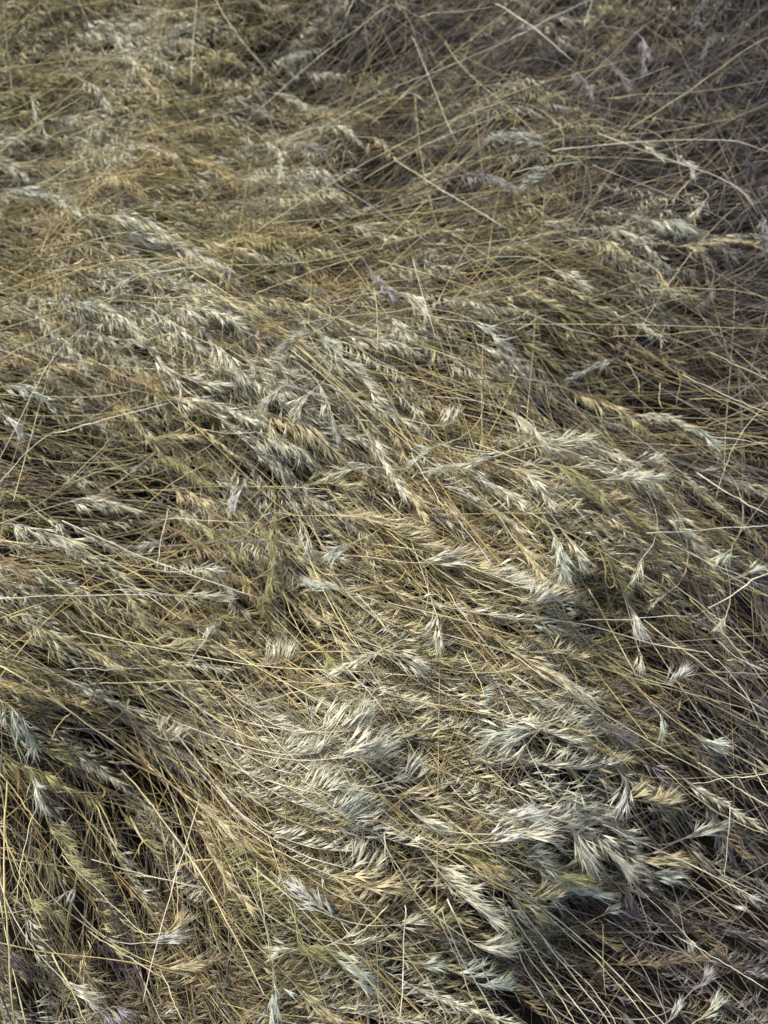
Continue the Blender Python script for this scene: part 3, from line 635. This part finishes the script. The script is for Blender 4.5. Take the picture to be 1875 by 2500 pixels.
# ------------------------------------------------------------------ bare straws traced from the photo
STRAWS = [  # tile, points, tint, radius mm, height cm, label
('00', '1290,-40 1255,300 1235,600', 'w', .6, 3, 'thin pale straw standing nearly upright in the top left'),
('00', '-40,1000 240,815 540,630', 'c', .8, 2, 'stout straw rising right from the left edge, upper left'),
('00', '240,1200 440,1080 640,950', 'c', .7, 2, None),
('00', '-30,455 300,415 700,375 1100,395 1659,400', 'y', .6, 2, 'golden straw arching level across the top left mat'),
('00', '0,620 300,520 640,430', 't', .6, 1.5, None),
('00', '400,900 800,750 1200,650 1659,545', 'y', .7, 1.5, None),
('00', '850,890 1250,790 1659,700', 'c', .6, 1.5, None),
('00', '1000,100 1300,45 1700,10', 'c', .6, 2, None),
('00', '0,1080 300,1075 640,1078', 't', .5, 1.5, None),
('00', '300,1200 800,1100 1300,1060', 'y', .6, 1, None),
('00', '0,880 400,650 780,455', 't', .5, 1, None),
('00', '1385,-30 1500,160 1659,370 1800,540', 'w', .65, 3, 'pale straw running down right from the top edge, left part'),
('01', '-20,740 380,400 850,50', 'w', .7, 3.5, 'long pale straw climbing right past the bluish top tuft'),
('01', '60,420 200,220 380,-20', 'r', .5, 2, None),
('01', '590,105 645,-30', 'w', .8, 3, 'short stub of pale straw at the top edge, left of centre'),
('01', '1060,105 1300,65 1540,20', 'w', .7, 4, 'pale straw rising to the kink at the top centre'),
('01', '930,40 1060,105', 'w', .6, 4, None),
('01', '1555,25 1800,180 2090,415', 'w', .9, 4, 'stiff white straw descending right from the kink at the top'),
('01', '1010,240 1150,560 1310,975', 'w', .55, 3, 'thin straw slanting steeply down through the upper centre'),
('01', '740,810 1100,480 1659,60', 'c', .6, 2.5, None),
('01', '400,840 800,610 1200,450 1659,260', 'w', .6, 2, None),
('01', '900,1030 1250,1240 1659,1470', 'w', .75, 3, 'pinkish white straw slanting down right across the upper centre'),
('01', '330,1050 700,1300 1170,1600', 'v', .65, 2.5, 'lavender straw slanting parallel below the pinkish white one'),
('01', '0,1500 600,1110 1100,840 1659,620', 'c', .75, 2.5, 'long cream straw sweeping up right across the upper centre'),
('01', '700,1160 1100,940 1659,720', 'c', .7, 2, None),
('01', '100,1450 700,1380 1200,1280 1659,1230', 'c', .65, 1.5, None),
('01', '300,1540 900,1400 1659,1330', 'y', .65, 1.2, None),
('01', '800,1620 900,1480 1100,1300', 'c', .7, 2, None),
('02', '-40,620 300,500 800,360', 'c', .6, 1.8, None),
('02', '760,840 1200,560 1560,310 1700,240', 'c', .75, 3, 'cream straw climbing right towards the upper right corner'),
('02', '0,250 250,110 540,-20', 'w', .95, 3, 'thick pale straw cut by the top edge, right of centre'),
('02', '470,170 500,90 540,-20', 'w', .7, 3, None),
('02', '260,975 500,945 900,908 1300,890 1500,905 1680,970', 'w', .85, 2.5, 'long white straw arching level to the right edge, upper right'),
('02', '0,1110 250,1070 450,1050', 'w', .6, 2, None),
('02', '180,880 400,790 600,765 720,810', 'c', .6, 2, None),
('02', '1020,1330 1130,1210 1240,1120', 'c', .6, 2, None),
('02', '520,1065 800,1180 1200,1340 1400,1430 1490,1540', 'v', .7, 3, 'lavender straw slanting down right and hooking at its end'),
('02', '560,860 760,930 1000,1010 1300,1110 1500,1220 1600,1360', 'w', .8, 2.5, 'arched stem leading down to the right edge drooper'),
('02', '600,640 850,600 1200,580 1659,500', 'c', .55, 1.5, None),
('02', '0,1320 500,1130 1100,860 1659,690', 't', .6, 1.5, None),
('10', '0,665 220,530 450,400', 'c', .65, 2, None),
('10', '-20,1350 230,850 400,600 570,430', 'w', .6, 2.5, 'pale straw climbing steeply right from the left edge'),
('10', '-40,1520 150,1320 350,1140', 'w', .65, 3, None),
('10', '350,1140 700,1030 1080,925', 'w', .85, 3, 'bent pale straw with a sharp kink, left side above middle'),
('10', '0,730 300,560 520,480', 't', .6, 1.5, None),
('10', '650,1540 870,1380 1000,1250', 'c', .65, 2, None),
('10', '400,1490 560,1330 720,1170', 'c', .6, 2, None),
('10', '780,600 1000,530 1250,470', 'y', .6, 2, None),
('10', '350,900 560,1040 740,1180', 'v', .55, 2, None),
('10', '420,1480 650,1400 900,1320', 'c', .7, 1.8, None),
('10', '920,1640 1150,1460 1350,1340', 'c', .6, 2, None),
('10', '740,750 900,810 1090,900', 'y', .55, 2.2, None),
('11', '0,240 300,110 700,-10', 'c', .7, 2, None),
('11', '1020,20 1080,260 1170,570', 'w', .55, 3, 'hair thin straw dropping beside the large white cluster'),
('11', '765,200 790,400 790,650', 'c', .6, 2.5, None),
('11', '280,440 600,390 1000,350 1659,210', 'c', .7, 1.8, None),
('11', '880,1040 950,1160 1020,1300', 'w', .6, 2, None),
('11', '230,560 500,820 800,1080 1050,1290 1380,1530', 'c', .7, 2, 'cream straw running down the central bundle to the right'),
('11', '260,560 560,830 900,1110 1100,1260', 'y', .7, 1.8, None),
('11', '200,600 480,830 700,1040 900,1250', 'c', .7, 1.8, None),
('11', '240,520 520,760 760,960', 'y', .8, 2.2, None),
('11', '1000,1280 1120,1460 1250,1660', 'w', .6, 2.5, None),
('11', '500,540 900,640 1300,780 1659,920', 'y', .65, 1.2, None),
('11', '520,600 900,740 1300,880 1659,1000', 'c', .65, 1.2, None),
('11', '600,720 1000,800 1400,880 1659,900', 'y', .65, 1.2, None),
('11', '1050,370 1350,430 1659,500', 'w', .55, 1.8, None),
('12', '-20,310 300,440 640,530', 'w', .75, 2.5, 'pale straw slanting down to the base of the hooked head'),
('12', '-20,440 700,450 1300,465 1700,470', 'c', .6, 1.8, 'level cream straw crossing above the hooked bluish head'),
('12', '0,500 100,440 230,385', 'c', .7, 2, None),
('12', '640,530 900,510 1300,475', 'c', .6, 2, None),
('12', '740,310 860,400 970,465', 'c', .6, 2, None),
('12', '900,220 1200,195 1450,215 1680,280', 'c', .6, 2, None),
('12', '1270,620 1480,710 1680,820', 'c', .6, 2, None),
('12', '-20,770 200,810 400,880', 'w', .7, 2, None),
('12', '1200,1400 1430,1530 1680,1660', 'w', .9, 2.2, 'stout white straw leaving at the right edge, mid height'),
('12', '900,1380 1010,1450 1070,1540 1100,1640', 't', .35, 2, None),
('12', '1670,930 1500,1130 1390,1330 1310,1600', 'w', .35, 3, 'hair thin straw crossing diagonally near the right edge'),
('12', '1100,770 1400,900 1680,1010', 'w', .7, 1.8, None),
('12', '1150,930 1400,940 1680,1060', 'c', .6, 1.8, None),
('12', '1250,1160 1450,1180 1680,1200', 'w', .6, 1.8, None),
('12', '750,690 830,800 850,910', 'c', .6, 2, None),
('12', '1075,740 1090,860 1060,990', 't', .7, 1.8, None),
('12', '970,820 960,900 980,990', 'c', .6, 1.8, None),
('20', '-20,568 300,550 700,538 1120,535', 'w', .75, 3, 'level white straw reaching in from the left edge'),
('20', '-20,985 350,1200 700,1450 980,1660', 'c', 1.1, 3, 'thick cream straw slanting right from the lower left edge'),
('20', '245,365 600,660 950,960 1120,1090', 'c', .65, 2.2, None),
('20', '400,60 700,200 1000,320 1350,450 1680,550', 'w', .8, 2.5, 'pale straw slanting down right through the left middle'),
('20', '380,160 620,260 900,420 1100,540', 'c', .75, 2, None),
('20', '1020,40 1350,50 1680,75', 'w', .6, 2.5, None),
('20', '430,1022 640,1015 830,1015', 'w', .5, 3, None),
('20', '10,1330 90,1480 165,1680', 'c', .8, 2.5, None),
('20', '1090,-20 1050,200 1010,400', 'w', .6, 3, None),
('20', '330,1490 380,1380 455,1285', 'y', 1.0, 2, 'short golden stub standing in the lower left hollow'),
('20', '600,1110 900,1100 1300,1085 1680,1110', 'c', .55, 2, None),
('20', '900,1120 1000,1300 1150,1560', 'c', .6, 1.8, None),
('20', '1050,1090 1300,1280 1659,1480', 'c', .7, 1.8, None),
('20', '400,1400 600,1398 800,1395', 'v', .45, 2.5, None),
('21', '170,500 240,700 330,830 450,900', 'c', .6, 2.5, None),
('21', '290,180 420,440 600,780 700,900', 'c', .7, 2, None),
('21', '660,530 780,670 880,790 1000,900', 'c', .75, 2, 'cream straw slanting down right through the photo centre'),
('21', '-20,1250 250,1190 500,1130 700,1120', 'c', .6, 2.5, None),
('21', '560,980 700,1150 850,1370', 'w', .55, 2, None),
('21', '1250,-20 1400,170 1540,380', 'w', .5, 3, None),
('21', '850,120 1150,330 1500,560', 'c', .6, 1.6, None),
('21', '1230,480 1350,680 1500,860', 'c', .6, 2, None),
('21', '1350,900 1430,1080 1480,1240', 'c', .7, 2, None),
('22', '880,130 1250,95 1700,78', 'w', .7, 3, 'nearly level white straw reaching the right edge, above the gully'),
('22', '-20,650 450,740 900,870 1250,930', 'w', .7, 2.5, None),
('22', '500,500 640,740 830,1110', 'c', .85, 3, 'cream straw dropping steeply across the right crossing straws'),
('22', '400,712 750,690 1130,670', 'w', .55, 2.5, None),
('22', '1690,390 1530,470 1390,560 1230,650', 'w', .9, 3, 'stout white straw rising to the right edge'),
('22', '130,905 350,890 520,900 800,990', 'c', .55, 2, None),
('22', '0,920 450,1200 900,1480 1350,1700', 'w', .7, 2, None),
('22', '0,1050 300,1260 600,1500 800,1700', 'c', .7, 2, None),
('22', '1290,1030 1680,1045', 'v', .6, 2, 'level grey straw in the dark by the right edge'),
('22', '980,400 1250,620 1659,960', 'c', .75, 2.5, None),
('22', '980,200 1250,300 1680,480', 'w', .65, 2, None),
('22', '1330,830 1500,960 1680,1060', 'w', .6, 2.5, None),
('22', '1150,560 1400,820 1680,1170', 'c', .6, 2, None),
('22', '850,700 1150,930 1500,1200 1680,1290', 'w', .65, 2, None),
('22', '1250,900 1450,1080 1650,1400', 'w', .6, 2, None),
('22', '100,0 400,150 900,450 1100,560', 'c', .6, 1.8, None),
('30', '45,80 30,600 70,1100 130,1700', 'y', 1.2, 3, 'thick yellow stalk running down the lower left edge'),
('30', '960,-20 1100,90 1260,220', 'c', 1.0, 3, None),
('30', '790,10 1000,260 1250,620 1500,1080 1700,1480', 'c', .9, 3, 'long cream straw running down to the bottom centre'),
('30', '1290,200 1190,520 1050,980 980,1250 920,1500', 'w', .65, 3.5, 'thin pale straw leaning down left across the longer ones'),
('30', '245,250 150,560 80,900', 'c', .7, 2.5, None),
('30', '365,155 520,150 700,148', 'v', .45, 3, None),
('30', '-10,20 150,220 330,420', 'y', .9, 2, None),
('30', '340,1200 450,1440 570,1700', 'c', .9, 2.5, 'stiff cream straw at the bottom, left of centre'),
('30', '590,590 900,690 1300,790', 'w', .5, 2.5, None),
('30', '610,230 700,420 790,620', 'c', .8, 1.5, None),
('30', '640,220 740,430 800,600', 'y', .8, 1.2, None),
('30', '0,380 130,700 300,1100', 'c', .6, 1.5, None),
('30', '400,560 700,860 1000,1130', 'w', .5, 2, None),
('30', '570,1060 850,1250 1100,1380', 'c', .6, 1.8, None),
('30', '1040,1300 1120,1500 1200,1680', 'c', .7, 1.5, None),
('30', '1120,480 1150,780 1180,1000', 'c', .5, 1.8, None),
('31', '965,900 950,1250 915,1680', 'w', .8, 3.5, 'white straw dropping straight to the bottom edge'),
('31', '-20,640 250,860 560,1200 800,1450 1000,1690', 'c', .75, 2.2, None),
('31', '1250,850 1400,1140 1560,1440', 'w', .9, 3, 'white straw slanting steeply left of the straw sheaf'),
('31', '1200,920 1330,1200 1480,1450 1600,1690', 'w', .75, 2.5, None),
('31', '1180,960 1290,1200 1400,1460 1520,1690', 'c', .7, 2.2, None),
('31', '10,600 70,950 110,1300', 'c', .7, 2.5, None),
('31', '835,430 860,560 880,640', 'w', .6, 3, None),
('31', '1100,1330 1170,1500 1250,1700', 'w', .5, 2.5, None),
('31', '860,880 790,970 700,1060 620,1095 560,1000', 'c', .75, 2.5, 'curved stem bending round to the bluish wheat like head'),
('31', '500,700 800,1000 1100,1400 1300,1690', 'c', .6, 1.5, None),
('32', '-20,730 250,930 600,1230 1020,1690', 'w', .95, 3, 'bright white straw along the upper side of the straw sheaf'),
('32', '-20,760 300,1010 650,1330 950,1690', 'c', .85, 2.6, None),
('32', '-20,900 150,1180 350,1440 560,1690', 'w', .9, 2.4, 'bright white straw along the lower side of the straw sheaf'),
('32', '-20,820 200,1130 450,1450 620,1690', 'w', .8, 2.2, None),
('32', '-20,1000 120,1270 300,1500 420,1690', 'c', .8, 2.2, None),
('32', '0,860 240,1170 520,1440 700,1690', 'w', .7, 1.6, None),
('32', '-20,1080 80,1280 230,1530 330,1690', 'w', .75, 1.8, None),
('32', '590,365 850,480 1150,610 1680,850', 'w', .95, 3, 'long white straw crossing from the hook head to the right edge'),
('32', '1410,240 1380,500 1350,740', 'w', .55, 4, 'thin straw standing upright against the dark right side'),
('32', '1680,35 1400,70 1140,100', 'w', .5, 3, None),
('32', '700,650 1000,970 1330,1290', 'w', .5, 2.5, None),
('32', '1200,-30 1450,130 1690,280', 'w', .9, 3, 'stout white straw leaving at the right edge, lower right'),
('32', '1000,20 1350,290 1690,460', 'c', .7, 2.5, None),
('32', '1560,0 1690,210', 'w', .7, 2.5, None),
('32', '600,980 850,1110 1180,1230', 'v', .55, 2, None),
('32', '575,990 600,1150 640,1460', 'y', .55, 3, 'slim golden straw standing upright in the lower right dark'),
('32', '1370,700 1550,780 1690,860', 'v', .6, 2, None),
('32', '1050,1080 1350,1250 1690,1460', 'w', .5, 2.5, None),
('32', '700,1100 850,1300 1050,1690', 'v', .55, 2, None),
('32', '550,850 800,1000 1050,1060', 'v', .6, 2, None),
]
STR = []
for si, (tile, s, key, rad, dz, label) in enumerate(STRAWS):
    r = np.random.default_rng(9000 + si)
    p = tp(tile, s); px = smooth_px(np.c_[p, np.zeros(len(p))], 18)
    P = on_canopy(px[:, 0], px[:, 1], 0.0)
    z = P[:, 2].copy()
    t = np.linspace(0, 1, 18); fit = np.polyval(np.polyfit(t, z, 2), t)
    zz = np.maximum(fit, z) * .5 + fit * .5 + .009 + dz * .008
    zz = zz - .022 * (np.clip(1 - t / .14, 0, 1) ** 1.5 + np.clip((t - .86) / .14, 0, 1) ** 1.5)
    P = unproj(px[:, 0], px[:, 1], zz); P = P + np.cumsum(r.normal(0, .0007, (18, 3)), 0)
    a = Acc(); rr = rad * .00092
    sc = np.array([STEMC[key]]) * r.uniform(1.08, 1.22)
    R = np.linspace(rr * 1.1, rr * .8, 18); R[r.integers(4, 14)] *= 1.5
    a.add(*tubes(P[None], R[None], 6, sc))
    o = link('straw', a.mesh('straw', M_STEM, P[0]), None, P[0])
    STR.append(dict(o=o, key=key, uv=p.mean(0), p=p, label=label, short=None))

# ------------------------------------------------------------------ leaf blades traced from the photo
BLADES = [
('20', '530,1305 700,1262 838,1212', 't', 2.2, 'broad tan leaf of the bent pair pointing at the purplish sprig'),
('20', '838,1212 800,1300 690,1385', 'c', 2.0, 'folded back end of the bent tan leaf, lower left'),
('20', '60,690 150,665 250,680 300,690', 'g', 1.8, 'flat greenish leaf above the narrow wheat like head'),
('20', '20,1000 120,1030 190,1080 130,1130 0,1160', 'y', 1.6, 'golden leaf curling back at the left edge, lower left'),
('22', '540,190 600,350 600,450 625,495 660,470 640,370 600,260', 'y', 1.1, 'golden leaf looped like a hairpin, right of centre'),
('22', '1550,570 1558,750 1555,880 1500,912 1430,870 1365,770', 'y', 1.4, 'curved golden leaf hooked in the dark, right edge'),
('22', '1440,950 1385,965 1362,920 1375,870', 'y', 1.2, 'small hooked leaf just below the larger curved one'),
('30', '560,10 575,60 640,100 685,150 660,190 600,175 570,150', 't', 2.0, 'brown crumpled leaf curling in the lower left hollow'),
('30', '1120,652 1250,602 1385,592', 'y', 1.6, 'golden leaf lying level across the long straws, lower left'),
('30', '1380,600 1320,670 1250,720', 'y', 1.1, 'short golden leaf tip below the level golden leaf'),
('30', '900,560 910,500 960,465 1040,490', 'y', 1.2, 'golden leaf arched over in the lower left shadow'),
('30', '840,310 900,420 960,500 1050,560', 'c', 1.6, 'pale leaf slanting through the lower left hollow'),
('30', '110,-10 125,80 120,200', 't', 1.8, 'drooping tan leaf at the far lower left'),
('21', '600,520 720,490 850,470 930,440 975,370', 'y', 1.5, 'pale golden leaf curving level through the photo centre'),
('21', '740,480 820,525 900,520 930,500', 't', 1.5, 'tan leaf curl tucked beneath the curving golden leaf'),
('21', '370,340 430,400 520,410 620,380', 'g', 1.4, 'greenish leaf curving under the glowing mint tuft'),
('31', '1300,970 1360,1010 1440,1035', 'c', 2.0, 'short pale leaf beside the straw sheaf, near the bottom'),
('31', '760,1380 850,1360 940,1350', 't', 1.4, 'level tan leaf near the bottom centre'),
('31', '800,170 870,250 960,320', 'y', 1.6, 'golden leaf among dark stems right of the combed crests'),
('31', '740,340 860,350 980,420', 't', 1.4, 'tan leaf lying under the golden one by the crests'),
('32', '790,350 820,390 835,430', 'c', 1.2, 'small curled leaf right of the nodding hook head'),
('32', '340,1240 345,1275 420,1275 520,1250', 'c', 1.1, 'thin leaf hooked sharply in the bottom right dark'),
('12', '660,360 680,400 675,470', 'w', 1.1, 'pale curled leaf tip standing above the hooked head'),
('01', '930,640 1000,612 1090,655', 'w', 1.6, 'pale leaf arched like a bow in the upper centre'),
('02', '900,800 930,770 975,795', 'c', 1.2, 'small arched leaf in the upper right'),
('11', '1160,610 1150,700 1165,780', 'y', 1.3, 'short golden leaf standing in the upper centre straws'),
('11', '1010,1440 1060,1390 1140,1375', 'c', 1.5, 'cream leaf arching over the diagonal bundle'),
('02', '1510,160 1535,180 1530,225', 'r', 1.2, 'small hooked grey leaf near the top right corner'),
]
BL = []
for si, (tile, s, key, wid, label) in enumerate(BLADES):
    r = np.random.default_rng(700 + si); p = tp(tile, s); K = 20
    px = smooth_px(np.c_[p, np.zeros(len(p))], K); P = on_canopy(px[:, 0], px[:, 1], .014)
    P[:, 2] += .004 * np.sin(np.linspace(0, math.pi, K))
    t = np.linspace(0, 1, K); W = wid * .0011 * np.sqrt(np.clip(1.02 - t, 0, 1)) * np.clip(.4 + t * 3, 0, 1)
    a = Acc(); a.add(*ribbons(P[None], W[None], np.array([STEMC[key]]) * 1.05, (r.uniform(-.4, .4) + .9 * np.sin(t * 4 + r.uniform(0, 6)))[None]))
    o = link('leaf_blade', a.mesh('leaf_blade', M_LEAF, P[0]), None, P[0])
    tag(o, label, 'leaf', 'curled dry leaf blades lying on the mat')

# ------------------------------------------------------------------ straw mass and leaf litter
def straw_mass(n, o0, o1, L0, L1, r0, r1, jitter, K=10, dim=(.6, 1.1), sag=.0, pw=1.0, dens=None, bow=.12):
    x, y = scatter(n, dens or sparse); N = len(x)
    d = gdir(STM, x, y, rng.normal(0, 1, N) * jitter * np.where(rng.random(N) < .3, 3.2, 1) + 6 * noise(x, y, 10, 41))
    L = rng.uniform(L0, L1, N); o = o0 + (o1 - o0) * rng.random(N) ** pw
    t = np.linspace(-.5, .5, K); cur = rng.normal(0, bow, N)
    nrm = np.stack([-d[:, 1], d[:, 0]], 1); tk = rng.uniform(-.3, .4, N); kk = rng.normal(0, .12, N) * (rng.random(N) < .6)
    XY = np.stack([x, y], 1)[:, None] + d[:, None] * (t[None] * L[:, None])[..., None] + nrm[:, None] * ((t ** 2)[None] * (cur * L)[:, None] + np.maximum(t[None] - tk[:, None], 0) * (kk * L)[:, None])[..., None]
    Z = canopy(XY[..., 0], XY[..., 1])
    for _ in range(4): Z[:, 1:-1] = (Z[:, :-2] + 2 * Z[:, 1:-1] + Z[:, 2:]) / 4
    tilt = rng.normal(0, .03, N)
    Z = Z + o[:, None] + tilt[:, None] * t[None] * 2 * L[:, None] - sag
    P = np.concatenate([XY, Z[..., None]], -1)
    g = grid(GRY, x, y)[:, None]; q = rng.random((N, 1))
    g = (rng.random((N, 1)) < g * .8 - .05).astype(float); c = np.array([.50, .385, .155]) * (1 - g) + np.array([.18, .16, .16]) * g  # some straws really are grey; their dark tone also paints in edge vignetting
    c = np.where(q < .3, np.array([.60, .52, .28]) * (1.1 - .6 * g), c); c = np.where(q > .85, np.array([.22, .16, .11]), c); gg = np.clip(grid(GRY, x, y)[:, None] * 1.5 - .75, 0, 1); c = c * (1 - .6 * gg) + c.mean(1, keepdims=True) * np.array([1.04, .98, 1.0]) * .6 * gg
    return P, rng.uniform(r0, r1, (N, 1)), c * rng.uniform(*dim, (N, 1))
a = Acc()
def knots(P, R, C):
    """swollen, darker joints along each straw"""
    N, K = P.shape[:2]; R = np.repeat(R, K, 1) * np.linspace(1.15, .8, K)[None]; C = np.repeat(C[:, None], K, 1)
    k = rng.integers(2, K - 2, N); R[np.arange(N), k] *= 1.5; C = C.copy(); C[np.arange(N), k] *= .6
    return P, R, C
top = lambda x, y: sparse(x, y) * np.clip(1.15 - .9 * grid(DEN, x, y), .15, 1)
P, R, C = straw_mass(3200, -.030, .010, .22, .65, .00038, .00068, 15, pw=.8, dens=top, bow=.05, K=12); kq = knots(P, R, C * (1 - .45 * np.clip(grid(GRY, P[:, 5, 0], P[:, 5, 1]) * 1.6 - .75, 0, 1))[:, None] * rng.choice([.45, 1.1, 1.65], (len(P), 1))); a.add(*tubes(kq[0], kq[1], 4, kq[2]))  # straws darkened with the grey field: weathering plus lens falloff painted into colour
P, R, C = straw_mass(2400, -.095, -.025, .15, .45, .0004, .00075, 22, dim=(.08, .36)); a.add(*tubes(P, R, 4, C))  # deep straws coloured dark: old thatch, plus shade of the gaps painted in
P, R, C = straw_mass(1800, -.05, .004, .05, .2, .00016, .00032, 60, K=8, dim=(.6, 1)); a.add(*tubes(P, R, 3, C))
P, R, C = straw_mass(600, -.02, .008, .15, .5, .0003, .0005, 70, bow=.03, K=9); a.add(*tubes(P, R, 4, C))
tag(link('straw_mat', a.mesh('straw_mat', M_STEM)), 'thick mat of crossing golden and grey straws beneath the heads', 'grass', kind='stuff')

def litter(n, o0, o1, w0, w1, L0, L1, far=False, dm=(.12, .42)):  # dark default tone: dead leaves, with gap shade put into the colour
    K = 9
    if far:
        ang = rng.uniform(0, 6.28, n); rad = 1.2 + 3.3 * rng.random(n) ** .8; x = rad * np.cos(ang); y = .7 + rad * np.sin(ang)
    else:
        x, y = scatter(n, sparse)
    N = len(x); th = rng.uniform(0, 6.28, N); L = rng.uniform(L0, L1, N); cur = rng.normal(0, 2.2, N); cz = rng.normal(0, .3, N)
    s = np.linspace(0, 1, K); a_ = th[:, None] + cur[:, None] * s[None] + .6 * np.sin(5 * s[None] + th[:, None])
    dx = np.cumsum(np.cos(a_), 1) * (L / K)[:, None]; dy = np.cumsum(np.sin(a_), 1) * (L / K)[:, None]
    X = x[:, None] + dx; Y = y[:, None] + dy
    base = canopy(X, Y) if not far else np.full_like(X, .12) + .03 * noise(X, Y, 3, 5)
    Z = base + rng.uniform(o0, o1, N)[:, None] + .012 * np.sin(s[None] * 5 + th[:, None]) + cz[:, None] * s[None] * L[:, None] * .5
    W = rng.uniform(w0, w1, N)[:, None] * np.sqrt(1.03 - s)[None]
    q = rng.random((N, 1))
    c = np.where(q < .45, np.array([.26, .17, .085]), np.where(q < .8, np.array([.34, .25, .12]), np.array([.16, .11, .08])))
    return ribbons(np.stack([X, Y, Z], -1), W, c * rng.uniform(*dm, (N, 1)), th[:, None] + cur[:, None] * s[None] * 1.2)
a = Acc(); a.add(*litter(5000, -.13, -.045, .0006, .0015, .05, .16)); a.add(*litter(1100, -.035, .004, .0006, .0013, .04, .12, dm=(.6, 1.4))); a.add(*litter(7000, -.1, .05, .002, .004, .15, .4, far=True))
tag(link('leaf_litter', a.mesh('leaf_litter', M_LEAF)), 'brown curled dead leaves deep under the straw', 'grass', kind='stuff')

# ------------------------------------------------------------------ labels
def heading(a):
    a = (a + 360) % 360
    return ['right', 'down right', 'downward', 'down left', 'left', 'up left', 'upward', 'up right'][int(((a + 22.5) % 360) // 45)]
def rel(q, t):
    d = q - t; a = math.degrees(math.atan2(d[1], d[0])) % 360
    return ['right of', 'below right of', 'below', 'below left of', 'left of', 'above left of', 'above', 'above right of'][int(((a + 22.5) % 360) // 45)]
LM = [h for h in ALL if h['short']]
def pct(q):
    return 'about %d percent across and %d percent down' % (5 * round(q[0] / 1875 * 20), 5 * round(q[1] / 2500 * 20))
used = set(h['label'] for h in ALL if h['label']) | set(h['label'] for h in STR if h['label'])
def auto_label(q, noun):
    ds = sorted((float(np.hypot(*(q - l['uv']))), k) for k, l in enumerate(LM) if np.hypot(*(q - l['uv'])) > 1)
    near = LM[ds[0][1]]; sec = LM[ds[1][1]]; thi = LM[ds[2][1]]
    cand = []
    for l, dd in ((near, ds[0][0]), (sec, ds[1][0])):
        far_ = 'just ' if dd < 90 else ('' if dd < 200 else 'well ')
        cand.append('%s, %s%s %s' % (noun, far_, rel(q, l['uv']), l['short']))
    cand += ['%s between %s and %s' % (noun, near['short'], sec['short']), '%s between %s and %s' % (noun, near['short'], thi['short']),
             '%s between %s and %s' % (noun, sec['short'], thi['short'])]
    for c in cand:
        if c not in used and len(c.split()) <= 16: used.add(c); return c
    for l in (near, sec, thi):
        c = '%s %s %s, %d percent down the photo' % (noun, rel(q, l['uv']), l['short'], round(q[1] / 25))
        if c not in used and len(c.split()) <= 16: used.add(c); return c
    c = '%s, %d percent across, %d percent down the photo' % (noun, round(q[0] / 18.75), round(q[1] / 25)); used.add(c); return c
for h in ALL:
    lab = h['label']
    if not lab:
        lab = auto_label(h['uv'], '%s head swept %s' % (ADJ[h['key']], heading(h['ang'])))
    tag(h['o'], lab, 'seed head', 'drooping seed heads of the flattened brome grass')
for h in STR:
    lab = h['label']
    if not lab:
        d = h['p'][-1] - h['p'][0]; slope = math.degrees(math.atan2(d[1], d[0]))
        kind = 'level' if abs(slope) < 12 or abs(slope) > 168 else ('steep' if 50 < abs(slope) < 130 else 'slanting')
        lab = auto_label(h['uv'], '%s %s bare straw' % (kind, ADJ[h['key']]))
    tag(h['o'], lab, 'straw', 'bare straws lying across the mat')
print('individual heads', len(ALL), 'straws', len(STR), 'spikelets in mass', len(b))
